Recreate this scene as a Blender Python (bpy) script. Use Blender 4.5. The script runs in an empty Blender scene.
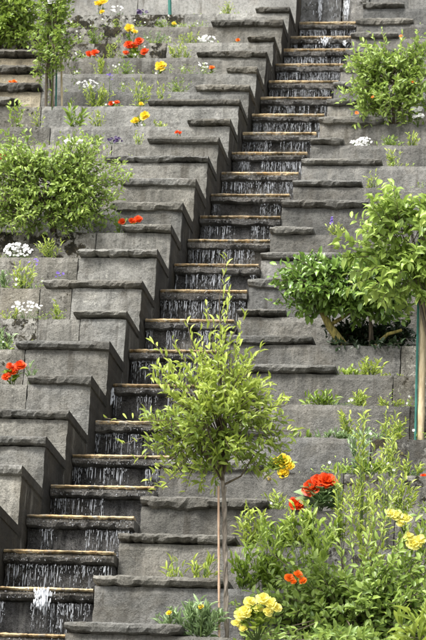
import bpy, math, random
import numpy as np
from mathutils import Vector, Matrix, noise

# ------------------------------------------------------------------ camera
F, YAW, PITCH, ROLL = 2999.75, 0.166453, 0.286817, 0.058712      # focal length in photo pixels (426 x 640), angles in radians
CZ = 1.6                                                          # eye height
fw = np.array([-math.sin(YAW)*math.cos(PITCH), math.cos(YAW)*math.cos(PITCH), math.sin(PITCH)])
_r = np.array([math.cos(YAW), math.sin(YAW), 0.]); _u = np.cross(_r, fw)
cr = math.cos(ROLL)*_r + math.sin(ROLL)*_u
cu = math.cos(ROLL)*_u - math.sin(ROLL)*_r
scene = bpy.context.scene
COL = scene.collection
camd = bpy.data.cameras.new('camera'); cam = bpy.data.objects.new('camera', camd); COL.objects.link(cam)
camd.sensor_fit = 'VERTICAL'; camd.sensor_height = 36.0; camd.lens = F/640*36.0
camd.dof.use_dof = True; camd.dof.focus_distance = 17.0; camd.dof.aperture_fstop = 14.0
camd.clip_start = .1; camd.clip_end = 500
M = Matrix.Identity(4)
for i in range(3):
    M[i][0], M[i][1], M[i][2] = cr[i], cu[i], -fw[i]
M[2][3] = CZ
cam.matrix_world = M
scene.camera = cam
# ------------------------------------------------------------------ light
sun_dir = Vector((-.50, -.66, 1.15)).normalized()
w = bpy.data.worlds.new('World'); scene.world = w; w.use_nodes = True
nt = w.node_tree; bg = nt.nodes['Background']
sky = nt.nodes.new('ShaderNodeTexSky'); sky.sky_type = 'NISHITA'; sky.sun_disc = False
sky.sun_elevation = math.asin(sun_dir.z); sky.sun_rotation = math.atan2(sun_dir.x, sun_dir.y)
sky.dust_density = 4.0; sky.air_density = 1.0
hs = nt.nodes.new('ShaderNodeHueSaturation'); hs.inputs['Saturation'].default_value = .25
nt.links.new(sky.outputs[0], hs.inputs['Color']); nt.links.new(hs.outputs[0], bg.inputs['Color'])
bg.inputs['Strength'].default_value = .135
sd = bpy.data.lights.new('sun', 'SUN'); sd.energy = 2.6; sd.angle = math.radians(15); sd.color = (1, .97, .92)
so = bpy.data.objects.new('sun', sd); COL.objects.link(so)
so.rotation_euler = sun_dir.to_track_quat('Z', 'Y').to_euler(); so.location = (-6, -6, 14)
vs = scene.view_settings; vs.view_transform = 'Standard'; vs.look = 'None'; vs.gamma = 1; vs.exposure = 1.13
scene.render.resolution_x = 682; scene.render.resolution_y = 1024

# ------------------------------------------------------------------ survey helpers (photo pixel -> place in the garden)
def ray(px, py): return fw + cr*(px-213)/F - cu*(py-320)/F
def PY(px, py, Y):                     # point of the sight line at depth Y
    d = ray(px, py); q = d*(Y/d[1]); q[2] += CZ; return q
def PX(px, py, X):                     # point of the sight line on the plane x = X
    d = ray(px, py); q = d*(X/d[0]); q[2] += CZ; return q
def Xat(px, Y, Z):                     # x of a point at depth Y, height Z, seen in column px
    t = (px-213)/F; Z = Z-CZ
    a = cr-t*fw
    return -(a[1]*Y+a[2]*Z)/a[0]
def Zat(py, X, Y):
    t = (320-py)/F; a = cu-t*fw
    return -(a[0]*X+a[1]*Y)/a[2]+CZ
def mpp(Y): return Y/F                 # metres per photo pixel

# ------------------------------------------------------------------ materials
def lin(h):
    c = [int(h[i:i+2], 16)/255 for i in (0, 2, 4)]
    return tuple([x/12.92 if x <= .04045 else ((x+.055)/1.055)**2.4 for x in c]+[1])
def new_mat(name):
    m = bpy.data.materials.new(name); m.use_nodes = True
    n = m.node_tree.nodes; l = m.node_tree.links
    return m, n, l, n['Principled BSDF']
def mix(n, l, fac, a, b, mode='MIX'):
    x = n.new('ShaderNodeMix'); x.data_type = 'RGBA'; x.blend_type = mode
    for s, v in ((0, fac), (6, a), (7, b)):
        if hasattr(v, 'is_linked'): l.new(v, x.inputs[s])
        else: x.inputs[s].default_value = v
    return x.outputs[2]
def tex(n, l, vec, scale, detail=6, rough=.6, dist=0):
    t = n.new('ShaderNodeTexNoise'); t.inputs['Scale'].default_value = scale; t.inputs['Detail'].default_value = detail
    t.inputs['Roughness'].default_value = rough; t.inputs['Distortion'].default_value = dist
    l.new(vec, t.inputs['Vector']); return t.outputs[0]
def ramp(n, l, fac, a, b):
    r = n.new('ShaderNodeMapRange'); r.inputs[1].default_value = a; r.inputs[2].default_value = b; r.clamp = True
    l.new(fac, r.inputs[0]); return r.outputs[0]
def math_(n, l, op, a, b):
    m = n.new('ShaderNodeMath'); m.operation = op
    for i, v in ((0, a), (1, b)):
        if hasattr(v, 'is_linked'): l.new(v, m.inputs[i])
        else: m.inputs[i].default_value = v
    return m.outputs[0]
def stone_mat(name, dark, light, *, cool=True, moss=.0, lichen=.0, rough=.9, bump=.5, spec=.3, mosscol=(.018, .016, .009, 1), streak=.35, grain=1.0, con=1.0, warm=.2, stain=1.0):
    if cool: dark = (dark[0]*.98, dark[1]*1.0, dark[2]*1.0, 1); light = (light[0]*.99, light[1]*1.0, light[2]*1.0, 1)
    m, n, l, b = new_mat(name)
    g = n.new('ShaderNodeNewGeometry'); oi = n.new('ShaderNodeObjectInfo')
    off = n.new('ShaderNodeVectorMath'); off.operation = 'MULTIPLY_ADD'
    l.new(oi.outputs['Random'], off.inputs[0]); off.inputs[1].default_value = (7, 5, 3); l.new(g.outputs['Position'], off.inputs[2])
    p = off.outputs[0]
    n1 = tex(n, l, p, 4.5, 8, .62); n2 = tex(n, l, p, 46*grain, 5, .7); n3 = tex(n, l, p, 190*grain, 3, .6)
    n8 = tex(n, l, p, 120*grain, 4, .75)
    st = n.new('ShaderNodeMapping'); st.inputs['Scale'].default_value = (26, 26, 2.2); l.new(p, st.inputs[0])
    n4 = tex(n, l, st.outputs[0], 1, 4, .6)
    c = mix(n, l, ramp(n, l, n1, .32, .68), dark, light)
    c = mix(n, l, math_(n, l, 'MULTIPLY', ramp(n, l, n2, .50, .66), .62*con), c, tuple([x*.42 for x in dark[:3]]+[1]))
    c = mix(n, l, math_(n, l, 'MULTIPLY', ramp(n, l, n3, .52, .64), .32*con), c, tuple([min(1, x*1.55) for x in light[:3]]+[1]))
    c = mix(n, l, math_(n, l, 'MULTIPLY', ramp(n, l, n4, .5, .72), streak), c, tuple([x*.4 for x in dark[:3]]+[1]))
    c = mix(n, l, math_(n, l, 'MULTIPLY', ramp(n, l, n8, .52, .62), .45*con), c, tuple([x*.3 for x in dark[:3]]+[1]))
    if lichen:
        n5 = tex(n, l, p, 17, 6, .7, .4)
        c = mix(n, l, math_(n, l, 'MULTIPLY', ramp(n, l, n5, .64-lichen*.2, .68-lichen*.2), .75), c, (.42, .41, .37, 1))
    if moss:
        n6 = tex(n, l, p, 11, 8, .72, .3)
        f = ramp(n, l, n6, .66-moss*.2, .69-moss*.2)
        c = mix(n, l, f, c, mosscol)
        n7 = tex(n, l, p, 60, 3, .6)
        c = mix(n, l, math_(n, l, 'MULTIPLY', f, ramp(n, l, n7, .55, .7)), c, (.09, .075, .02, 1))
    wn = tex(n, l, p, 2.6, 5, .65, .5)
    c = mix(n, l, math_(n, l, 'MULTIPLY', ramp(n, l, wn, .5, .66), warm), c, (.19, .15, .09, 1))
    big = tex(n, l, p, 1.7, 6, .7, .6)
    bm = n.new('ShaderNodeMapRange'); bm.inputs[1].default_value = .35; bm.inputs[2].default_value = .65; bm.inputs[3].default_value = .62; bm.inputs[4].default_value = 1.12; l.new(big, bm.inputs[0])
    cb2 = n.new('ShaderNodeCombineColor')
    for i in range(3): l.new(bm.outputs[0], cb2.inputs[i])
    c = mix(n, l, 1.0, c, cb2.outputs[0], 'MULTIPLY')
    dm = n.new('ShaderNodeMapping'); dm.inputs['Scale'].default_value = (15, 15, 1.1); l.new(p, dm.inputs[0])
    n9 = tex(n, l, dm.outputs[0], 1, 6, .65, .3); n10 = tex(n, l, p, 3.3, 3, .5)
    c = mix(n, l, math_(n, l, 'MULTIPLY', math_(n, l, 'MULTIPLY', ramp(n, l, n9, .53, .62), ramp(n, l, n10, .45, .6)), .62*stain), c, (.07, .062, .05, 1))
    c = mix(n, l, math_(n, l, 'MULTIPLY', math_(n, l, 'MULTIPLY', ramp(n, l, n9, .46, .36), ramp(n, l, n10, .52, .38)), .4*stain), c, (.40, .385, .35, 1))
    rr = n.new('ShaderNodeMath'); rr.operation = 'MULTIPLY'; l.new(oi.outputs['Random'], rr.inputs[0]); rr.inputs[1].default_value = 37.7
    r2 = n.new('ShaderNodeMath'); r2.operation = 'FRACT'; l.new(rr.outputs[0], r2.inputs[0])
    c = mix(n, l, 1.0, c, mix(n, l, r2.outputs[0], (.95, .93, .875, 1), (.90, .915, .925, 1)), 'MULTIPLY')
    br = n.new('ShaderNodeMapRange'); br.inputs[3].default_value = .72; br.inputs[4].default_value = 1.22; l.new(oi.outputs['Random'], br.inputs[0])
    cb = n.new('ShaderNodeCombineColor')
    for i in range(3): l.new(br.outputs[0], cb.inputs[i])
    c = mix(n, l, 1.0, c, cb.outputs[0], 'MULTIPLY')
    l.new(c, b.inputs['Base Color']); b.inputs['Roughness'].default_value = rough; b.inputs['Specular IOR Level'].default_value = spec
    bp = n.new('ShaderNodeBump'); bp.inputs['Strength'].default_value = bump; bp.inputs['Distance'].default_value = .02
    h = math_(n, l, 'ADD', math_(n, l, 'ADD', n1, math_(n, l, 'MULTIPLY', n8, .35)), math_(n, l, 'MULTIPLY', n2, .7)); h = math_(n, l, 'ADD', h, math_(n, l, 'MULTIPLY', n3, .25))
    l.new(h, bp.inputs['Height']); l.new(bp.outputs[0], b.inputs['Normal'])
    return m
MAT = {}
MAT['stone'] = stone_mat('grey_stone', (.20, .193, .178, 1), (.345, .335, .31, 1), lichen=.12, bump=.8, streak=.6)
MAT['stone_d'] = stone_mat('dark_grey_stone', (.14, .137, .13, 1), (.255, .248, .235, 1), streak=.5, bump=.8)
MAT['stone_m'] = stone_mat('mossy_stone', (.17, .16, .14, 1), (.34, .32, .285, 1), moss=.86, lichen=.75, bump=.9)
MAT['stone_s'] = stone_mat('stained_stone', (.19, .18, .155, 1), (.34, .32, .28, 1), moss=.36, lichen=.3, streak=.55, bump=.9)
MAT['stone_t'] = stone_mat('tan_stone', (.24, .205, .145, 1), (.42, .37, .28, 1), moss=.12, lichen=.1)
MAT['stone_r'] = stone_mat('weathered_dark_stone', (.135, .128, .115, 1), (.26, .248, .222, 1), moss=.52, lichen=.38, streak=.85, bump=.9, warm=.25)
MAT['cap'] = stone_mat('cap_stone', (.16, .155, .142, 1), (.30, .29, .268, 1), rough=.9, bump=1.0, lichen=.1)
MAT['cap_m'] = stone_mat('mossy_cap_stone', (.11, .103, .09, 1), (.24, .225, .195, 1), rough=.9, bump=.85, moss=.3, lichen=.12)
MAT['channel_dark'] = stone_mat('dark_channel_stone', (.036, .031, .025, 1), (.10, .088, .072, 1), rough=.75, bump=.6, spec=.3)  # darker stone for channel-facing sides and the head wall core
MAT['mortar'] = stone_mat('mortar', (.06, .057, .052, 1), (.11, .105, .095, 1))
MAT['wet'] = stone_mat('wet_riser_stone', (.035, .033, .031, 1), (.24, .228, .22, 1), rough=.22, bump=1.6, con=1.4, streak=.8, spec=.6, grain=1.3)  # strong grain contrast: pale specks paint water film and glints
MAT['lip'] = stone_mat('wet_lip_stone', (.10, .09, .08, 1), (.36, .335, .30, 1), rough=.3, bump=1.6, con=1.5, spec=.5, grain=1.2, streak=.1)
MAT['edge'] = stone_mat('ochre_stained_edge', (.50, .29, .10, 1), (.86, .66, .40, 1), rough=.3, bump=1.0, spec=.5, streak=.9, lichen=.45, grain=.8, stain=.35)
MAT['header'] = stone_mat('wet_header_stone', (.2, .197, .19, 1), (.5, .49, .475, 1), rough=.4, moss=.3, bump=.9, lichen=.3, streak=.7)
MAT['concrete'] = stone_mat('pale_concrete', (.24, .24, .235, 1), (.34, .335, .325, 1), streak=.25, bump=.25)
def soil_mat():
    m, n, l, b = new_mat('dark_soil'); g = n.new('ShaderNodeNewGeometry')
    a = tex(n, l, g.outputs['Position'], 60, 6, .7); l.new(mix(n, l, a, (.012, .009, .006, 1), (.06, .045, .03, 1)), b.inputs['Base Color'])
    b.inputs['Roughness'].default_value = 1
    bp = n.new('ShaderNodeBump'); bp.inputs['Strength'].default_value = 1; bp.inputs['Distance'].default_value = .02; l.new(a, bp.inputs['Height']); l.new(bp.outputs[0], b.inputs['Normal'])
    return m
MAT['soil'] = soil_mat()
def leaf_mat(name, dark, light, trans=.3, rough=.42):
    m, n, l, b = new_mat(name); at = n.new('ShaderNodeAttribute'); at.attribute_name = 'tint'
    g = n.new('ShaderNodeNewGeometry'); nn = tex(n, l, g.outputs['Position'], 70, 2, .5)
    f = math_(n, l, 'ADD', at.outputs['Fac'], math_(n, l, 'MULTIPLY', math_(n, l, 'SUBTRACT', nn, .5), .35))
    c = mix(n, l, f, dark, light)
    l.new(c, b.inputs['Base Color']); b.inputs['Roughness'].default_value = rough; b.inputs['Specular IOR Level'].default_value = .45
    t = n.new('ShaderNodeBsdfTranslucent'); l.new(mix(n, l, .6, c, light), t.inputs[0])
    x = n.new('ShaderNodeMixShader'); x.inputs[0].default_value = trans
    l.new(b.outputs[0], x.inputs[1]); l.new(t.outputs[0], x.inputs[2]); l.new(x.outputs[0], n['Material Output'].inputs[0])
    return m
MAT['leaf'] = leaf_mat('leaf_green', (.045, .105, .016, 1), (.28, .40, .05, 1))
MAT['leaf_y'] = leaf_mat('leaf_yellow_green', (.075, .155, .018, 1), (.50, .59, .11, 1), .36)
MAT['leaf_d'] = leaf_mat('leaf_dark_glossy', (.03, .085, .018, 1), (.27, .42, .08, 1), .2, .3)
MAT['leaf_b'] = leaf_mat('leaf_blue_green', (.07, .14, .06, 1), (.32, .44, .2, 1), .25)
MAT['leaf_r'] = leaf_mat('leaf_soft_green', (.05, .125, .022, 1), (.42, .55, .12, 1), .3)
MAT['leaf_shade'] = leaf_mat('leaf_hollow_shade', (.006, .014, .005, 1), (.03, .06, .018, 1), .1)  # leaf colour that carries the hollow's shade
MAT['leaf_p'] = leaf_mat('leaf_pale_rose', (.05, .125, .018, 1), (.42, .55, .10, 1), .3)
def petal(name, a, b_, tr=.3): return leaf_mat(name, a, b_, tr, .5)
MAT['red'] = petal('petal_scarlet', (.58, .025, .004, 1), (.86, .13, .015, 1))
MAT['orange'] = petal('petal_orange', (.75, .12, .005, 1), (.92, .26, .02, 1))
MAT['yellow'] = petal('petal_yellow', (.75, .48, .01, 1), (.92, .76, .07, 1))
MAT['pale_yellow'] = petal('petal_pale_yellow', (.78, .68, .10, 1), (.93, .88, .32, 1))
MAT['white'] = petal('petal_white', (.72, .72, .70, 1), (.92, .92, .89, 1))
MAT['purple'] = petal('petal_violet', (.10, .05, .36, 1), (.28, .18, .62, 1))
MAT['dark_purple'] = petal('petal_dark_purple', (.015, .008, .04, 1), (.07, .03, .14, 1))
def bark(name, a, b_, s=40):
    m, n, l, b = new_mat(name); g = n.new('ShaderNodeNewGeometry')
    mp = n.new('ShaderNodeMapping'); mp.inputs['Scale'].default_value = (1, 1, .25); l.new(g.outputs['Position'], mp.inputs[0])
    t = tex(n, l, mp.outputs[0], s*2, 5, .7); l.new(mix(n, l, ramp(n, l, t, .35, .65), a, b_), b.inputs['Base Color']); b.inputs['Roughness'].default_value = .8
    bp = n.new('ShaderNodeBump'); bp.inputs['Strength'].default_value = .6; bp.inputs['Distance'].default_value = .01; l.new(t, bp.inputs['Height']); l.new(bp.outputs[0], b.inputs['Normal'])
    return m
MAT['bark'] = bark('bark_brown', (.06, .045, .03, 1), (.2, .16, .11, 1))
MAT['bark_g'] = bark('bark_grey_brown', (.11, .09, .07, 1), (.3, .26, .21, 1))
MAT['bark_y'] = bark('bark_yellow_olive', (.10, .085, .02, 1), (.40, .33, .09, 1))
MAT['stem'] = bark('stem_green', (.06, .10, .02, 1), (.16, .24, .06, 1))
MAT['bamboo'] = bark('bamboo_cane', (.38, .30, .17, 1), (.62, .52, .34, 1), 25)
MAT['cane'] = bark('pinkish_cane', (.36, .22, .14, 1), (.55, .40, .28, 1), 25)
MAT['stake'] = bark('green_stake', (.015, .10, .08, 1), (.04, .2, .16, 1), 25)
def water_mat(name, white, alpha=1.0):
    m, n, l, b = new_mat(name)
    b.inputs['Base Color'].default_value = (.86, .89, .93, 1); b.inputs['Roughness'].default_value = .08; b.inputs['IOR'].default_value = 1.33
    b.inputs['Transmission Weight'].default_value = 1-white
    return m
MAT['water'] = water_mat('falling_water', .5); MAT['foam'] = water_mat('white_water', .8); MAT['film'] = water_mat('water_film', .05)

# ------------------------------------------------------------------ mesh helpers
def link(name, me, mat=None, parent=None):
    o = bpy.data.objects.new(name, me); COL.objects.link(o)
    if mat is not None and me is not None:
        me.materials.append(MAT[mat] if isinstance(mat, str) else mat)
    if parent: o.parent = parent
    return o
def mesh(name, v, f, smooth=False):
    me = bpy.data.meshes.new(name); me.from_pydata([tuple(x) for x in v], [], [tuple(x) for x in f]); me.update()
    if smooth: me.polygons.foreach_set('use_smooth', [True]*len(me.polygons))
    return me
def tag(o, label, cat, group=None, kind=None):
    o['label'] = label; o['category'] = cat
    if group: o['group'] = group
    if kind: o['kind'] = kind
    return o
def empty(name, loc=(0, 0, 0)):
    o = bpy.data.objects.new(name, None); COL.objects.link(o); o.empty_display_size = .1; o.location = loc; return o
def child(o, parent):                   # keep world coordinates of meshes modelled in place
    o.parent = parent
    o.matrix_parent_inverse = Matrix.Translation(-Vector(parent.location)) if parent.type == 'EMPTY' else Matrix.Identity(4)
    return o
def box(x0, x1, y0, y1, z0, z1):
    v = [(x, y, z) for x in (x0, x1) for y in (y0, y1) for z in (z0, z1)]
    return v, [(0, 1, 3, 2), (4, 6, 7, 5), (0, 4, 5, 1), (2, 3, 7, 6), (0, 2, 6, 4), (1, 5, 7, 3)]
def nz(x, y, z): return noise.noise((x, y, z))
def stone(x0, x1, z0, z1, yf, yb, amp=.009, step=.035, rnd=.008, chip=.014):
    """hewn block: uneven front face with worn arrises, plain sides and back"""
    nx = max(2, int((x1-x0)/step)); nzc = max(2, int((z1-z0)/step))
    V = []; Fc = []
    s = random.random()*50
    for i in range(nx+1):
        for j in range(nzc+1):
            x = x0+(x1-x0)*i/nx; z = z0+(z1-z0)*j/nzc
            d = amp*(nz(x*7+s, z*7, s)+.6*nz(x*19, z*19+s, s))
            e = (i in (0, nx))+(j in (0, nzc))
            dx = dz = 0
            if i == 0: dx = abs(nz(z*15+s, s, 1))*chip
            if i == nx: dx = -abs(nz(z*15+s, s, 2))*chip
            if j == nzc: dz = -abs(nz(x*9+s, s, 3))*.010
            V.append((x+dx, yf+d+(rnd*(.6+.5*e) if e else 0), z+dz))
    I = lambda i, j: i*(nzc+1)+j
    for i in range(nx):
        for j in range(nzc):
            Fc.append((I(i, j), I(i+1, j), I(i+1, j+1), I(i, j+1)))
    ring = [I(i, 0) for i in range(nx+1)]+[I(nx, j) for j in range(1, nzc+1)]+[I(i, nzc) for i in range(nx-1, -1, -1)]+[I(0, j) for j in range(nzc-1, 0, -1)]
    b0 = len(V)
    for r in ring: V.append((V[r][0], yb, V[r][2]))
    nr = len(ring)
    for q in range(nr):
        q2 = (q+1) % nr
        Fc.append((ring[q2], ring[q], b0+q, b0+q2))
    Fc.append(tuple(range(b0+nr-1, b0-1, -1)))
    return V, Fc
def slab(x0, x1, yf, yb, zt, th, rag=.011, taper=(1, 1), step=.018):
    """split stone slab with a rough broken front edge and uneven ends"""
    n = max(4, int((x1-x0)/step)); s = random.random()*90; V = []; Fc = []
    for i in range(n+1):
        t = i/n; x = x0+(x1-x0)*t
        e = min(1, (t*(x1-x0))/.05) if taper[0] else 1
        e = min(e, ((1-t)*(x1-x0))/.05) if taper[1] else e
        k = .55+.45*e if e < 1 else 1
        x += (random.uniform(-.4, .4)*(x1-x0)/n if 0 < i < n else 0); jag = random.uniform(-1, 1)*rag*.14+(random.choice((0, 0, 0, 0, 0, 0, 0, 1))*-rag*.7); a = (nz(x*6+s, s, 0)+.5*math.floor(2.2*nz(x*9+s, 3, s)))*rag*.8+jag; b = nz(x*14+s, s, 5)*rag*.7; c = nz(x*28+s, 1, s)*rag*.6; d = nz(x*3.1, s, 7)*rag
        tt = max(th*.45, th+d*.8+a*.8+b*.8)*k
        zz = zt+a*.25+c*.15
        f = yf+(1-e)*.02
        V += [(x, yb, zz), (x, f+.012+b*.5, zz+.001), (x, f+c*.6, zz-.009-abs(c)*.4), (x, f+a*.6+b*.4, zz-tt*.5), (x, f+.006+b+abs(a)*.4, zz-tt*.88), (x, f+.03+abs(c), zz-tt), (x, yb, zz-tt)]
    V = [(q[0], q[1]+(random.uniform(-.12, .12)*rag*1.0 if q[1] != yb else 0), q[2]+(random.uniform(-.12, .12)*rag*.8 if q[1] != yb else 0)) for q in V]
    m = 7
    for i in range(n):
        for j in range(m):
            j2 = (j+1) % m
            Fc.append((i*m+j, (i+1)*m+j, (i+1)*m+j2, i*m+j2)[::-1])
    Fc.append(tuple(range(m))[::-1]); Fc.append(tuple(n*m+j for j in range(m)))
    return V, Fc

class Tubes:
    def __init__(s): s.v = []; s.f = []
    def add(s, pts, rad, n=5):
        pts = [np.asarray(p, float) for p in pts]; b = len(s.v)
        for i, p in enumerate(pts):
            t = pts[min(i+1, len(pts)-1)]-pts[max(i-1, 0)]; t = t/(np.linalg.norm(t)+1e-9)
            a = np.cross(t, (0.3, .9, .1)); a /= np.linalg.norm(a)+1e-9; c = np.cross(t, a)
            r = rad[i] if hasattr(rad, '__len__') else rad
            for q in range(n):
                w_ = 2*math.pi*q/n; s.v.append(p+r*(a*math.cos(w_)+c*math.sin(w_)))
        for i in range(len(pts)-1):
            for q in range(n):
                q2 = (q+1) % n; s.f.append((b+i*n+q, b+i*n+q2, b+(i+1)*n+q2, b+(i+1)*n+q))
        s.f.append(tuple(b+q for q in range(n))[::-1]); s.f.append(tuple(b+(len(pts)-1)*n+q for q in range(n)))
    def build(s, name, mat, parent):
        o = link(name, mesh(name, s.v, s.f, True), mat); child(o, parent); return o

# leaves: 8 vertices, folded on the midrib and bent along it
def leaf_template(kind):
    if kind == 'lance': ws = (.62, .85)
    elif kind == 'round': ws = (.95, 1.0)
    else: ws = (.85, .95)
    t = [(0, 0, 0), (.32, 0, -.03), (.68, 0, -.05), (1, 0, -.18)]
    h = .5
    return np.array([t[0], t[1], t[2], t[3], (.30, h*ws[0], .10), (.66, h*ws[1]*.8, .05), (.30, -h*ws[0], .10), (.66, -h*ws[1]*.8, .05)])
LF = np.array([(0, 1, 4, 4), (1, 2, 5, 4), (2, 3, 5, 5), (0, 4, 4, 4)])
LEAF_FACES = [(0, 1, 4), (1, 2, 5, 4), (2, 3, 5), (0, 6, 1), (1, 6, 7, 2), (2, 7, 3)]
class Leaves:
    """collects leaves (position, direction, normal, length, width, tint)"""
    def __init__(s, kind='ovate'): s.T = leaf_template(kind); s.d = []
    def add(s, p, d, n, ln, wd, tint): s.d.append((p, d, n, ln, wd, tint))
    def frames(s):
        P = np.array([x[0] for x in s.d], float); D = np.array([x[1] for x in s.d], float); N = np.array([x[2] for x in s.d], float)
        D /= np.linalg.norm(D, axis=1)[:, None]+1e-9
        B = np.cross(N, D); B /= np.linalg.norm(B, axis=1)[:, None]+1e-9
        N = np.cross(D, B)
        return P, D, B, N, np.array([x[3] for x in s.d]), np.array([x[4] for x in s.d]), np.array([x[5] for x in s.d])
    def build(s, name, mat, parent, singles=0, kind='stuff', pick=None):
        P, D, B, N, L, W, Tn = s.frames(); n = len(P)
        idx = np.arange(n)
        sing = np.array([], int)
        if singles:                      # the leaves that show largest, nearest the viewer
            order = np.argsort(P[:, 1]-L*2.5-.05*np.random.RandomState(3).rand(n)); sing = order[:singles]
            idx = np.setdiff1d(idx, sing)
        V = P[idx, None, :]+s.T[None, :, 0:1]*L[idx, None, None]*D[idx, None, :]+s.T[None, :, 1:2]*W[idx, None, None]*B[idx, None, :]+s.T[None, :, 2:3]*L[idx, None, None]*N[idx, None, :]
        V = V.reshape(-1, 3)
        Fc = []
        for i in range(len(idx)):
            o = i*8; Fc += [tuple(o+q for q in fc) for fc in LEAF_FACES]
        me = bpy.data.meshes.new(name); me.from_pydata(V.tolist(), [], Fc); me.update()
        at = me.attributes.new('tint', 'FLOAT', 'POINT'); at.data.foreach_set('value', np.repeat(np.clip(Tn[idx], 0, 1), 8))
        me.polygons.foreach_set('use_smooth', [True]*len(me.polygons))
        ob = link(name, me, mat); child(ob, parent)
        if kind: ob['kind'] = kind
        if singles:
            protos = []
            for q in range(5):
                pm = bpy.data.meshes.new('leaf'); TT = s.T.copy(); TT[:, 2] *= (.6+.4*q); pm.from_pydata(TT.tolist(), [], LEAF_FACES); pm.update()
                a2 = pm.attributes.new('tint', 'FLOAT', 'POINT'); a2.data.foreach_set('value', [.12+.2*q]*8)
                pm.polygons.foreach_set('use_smooth', [True]*6); pm.materials.append(MAT[mat]); protos.append(pm)
            for i in sing:
                o = bpy.data.objects.new('leaf', protos[int(np.clip(Tn[i]*5, 0, 4))]); COL.objects.link(o)
                mt = Matrix.Identity(4)
                for r in range(3):
                    mt[r][0] = D[i][r]*L[i]; mt[r][1] = B[i][r]*W[i]; mt[r][2] = N[i][r]*L[i]; mt[r][3] = P[i][r]
                o.parent = ob
                o.matrix_parent_inverse = Matrix.Identity(4)
                o.matrix_basis = Matrix.Translation(-Vector((0, 0, 0))) @ mt
        return ob
rng = np.random.RandomState(11)
def rdir():
    v = rng.normal(size=3); return v/np.linalg.norm(v)
UP = np.array([0, 0, 1.])

# ------------------------------------------------------------------ survey of the water stairs
T, R = .45, .3224
XL = -3.5031; XR = XL+.5848
lip_px = [(3, 549.5), (26.4, 514.8), (50.2, 485), (72, 454.6), (95, 421), (112.7, 384), (129, 349.5), (144.8, 319), (160, 289.7), (174, 263.9), (187.5, 239.5), (199.6, 215.9), (210.7, 194), (221, 172.2), (231.5, 152.2), (242.3, 132.4), (251.6, 114), (260.4, 97.2), (268.5, 80.8), (275.5, 63.9), (283.4, 49), (290.2, 36.4), (299, 22.1)]
LY = {}; LZ = {}
for k, (x, y) in enumerate(lip_px):
    q = PX(x, y, XL); LY[k], LZ[k] = q[1], q[2]
for k, y in ((-1, 586.5), (-2, 632.0)):
    LY[k] = LY[k+1]-.47; LZ[k] = Zat(y, XL, LY[k])
K0 = -6
for k in range(-3, K0-1, -1): LY[k] = LY[k+1]-T; LZ[k] = LZ[k+1]-R
left_px = [(21, 464), (45, 436), (67.8, 409.5), (90.5, 375), (108.9, 341), (125.7, 309.8), (141.6, 279.7), (156.6, 248.8), (170.5, 224), (182, 201.5), (195, 177.7), (207.6, 155), (218.2, 136), (229.7, 118.3), (239, 98.2), (249, 83.9), (256.6, 66), (266, 50), (273.8, 35), (282.6, 19), (289, 6)]
AY = {}; AZ = {}; BY = {}; BZ = {}      # A: left terrace, B: right terrace (front and top of the cap stones)
for i, (x, y) in enumerate(left_px):
    q = PX(x, y, XL); AY[i+1], AZ[i+1] = q[1], q[2]
for k in range(0, K0-1, -1): AY[k] = AY[k+1]-T; AZ[k] = AZ[k+1]-R
AY[22] = AY[21]+T; AZ[22] = AZ[21]+R
right_px = {-2: (64, 620.4), -1: (92.7, 573.7), 0: (117.7, 531.7), 1: (140.3, 495.3), 7: (237.3, 307.8), 8: (247.8, 277.7), 9: (260.4, 251.3), 10: (270, 226), 11: (281.3, 199), 12: (292.6, 179), 13: (301.4, 157.6), 14: (310, 137), 15: (319, 116), 16: (327, 98), 19: (346, 48), 20: (351, 31.5), 21: (356, 17.5), 22: (363, 2)}
for k, (x, y) in right_px.items():
    q = PX(x, y, XR); BY[k], BZ[k] = q[1], q[2]
for a, b in ((1, 7), (16, 19)):
    for k in range(a+1, b):
        t = (k-a)/(b-a); BY[k] = BY[a]*(1-t)+BY[b]*t; BZ[k] = BZ[a]*(1-t)+BZ[b]*t
for k in range(-3, K0-1, -1): BY[k] = BY[k+1]-T; BZ[k] = BZ[k+1]-R
BY[23] = BY[22]+T; BZ[23] = BZ[22]+R
CAPT = .05; OVER = .03
def front(side, k): return (AY if side == 'L' else BY)[k]+OVER
def top(side, k): return (AZ if side == 'L' else BZ)[k]-CAPT
def base(px, side, k, back=.14):
    Y = front(side, k)+back; Z = top(side, k)-.02
    return np.array([Xat(px, Y, Z), Y, Z])
def wall_y(x, z):                       # depth of the wall face that stands behind a point at height z
    if XL < x < XR:
        for k in range(K0, 23):
            if LZ[k] > z: return LY[k]
        return LY[22]+.3
    s = 'L' if x <= XL else 'R'
    for k in range(K0, 22):
        if top(s, k) > z-.01: return front(s, k)
    return front(s, 22)

# ------------------------------------------------------------------ ground
random.seed(5)
gv = []; gf = []
yb0 = AY[K0]+.2; zb0 = AZ[K0]-.55
prof = [(-120, 0), (-30, 0), (4, 0), (8, .1), (yb0, zb0), (yb0+3, zb0-.2), (60, zb0-.2), (200, zb0-.2)]
for x in (-120, -30, -10, 0, 10, 30, 120):
    for y, z in prof: gv.append((x, y, z))
n = len(prof)
for i in range(6):
    for j in range(n-1): gf.append((i*n+j, (i+1)*n+j, (i+1)*n+j+1, i*n+j+1))
def ground_mat():
    m, n_, l, b = new_mat('ground_gravel'); g = n_.new('ShaderNodeNewGeometry'); a = tex(n_, l, g.outputs['Position'], 40, 8, .7); c = tex(n_, l, g.outputs['Position'], .7, 4, .6)
    l.new(mix(n_, l, c, mix(n_, l, a, (.13, .12, .10, 1), (.28, .26, .23, 1)), mix(n_, l, a, (.10, .11, .06, 1), (.22, .21, .16, 1))), b.inputs['Base Color']); b.inputs['Roughness'].default_value = .95
    return m
MAT['ground'] = ground_mat()
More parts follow.
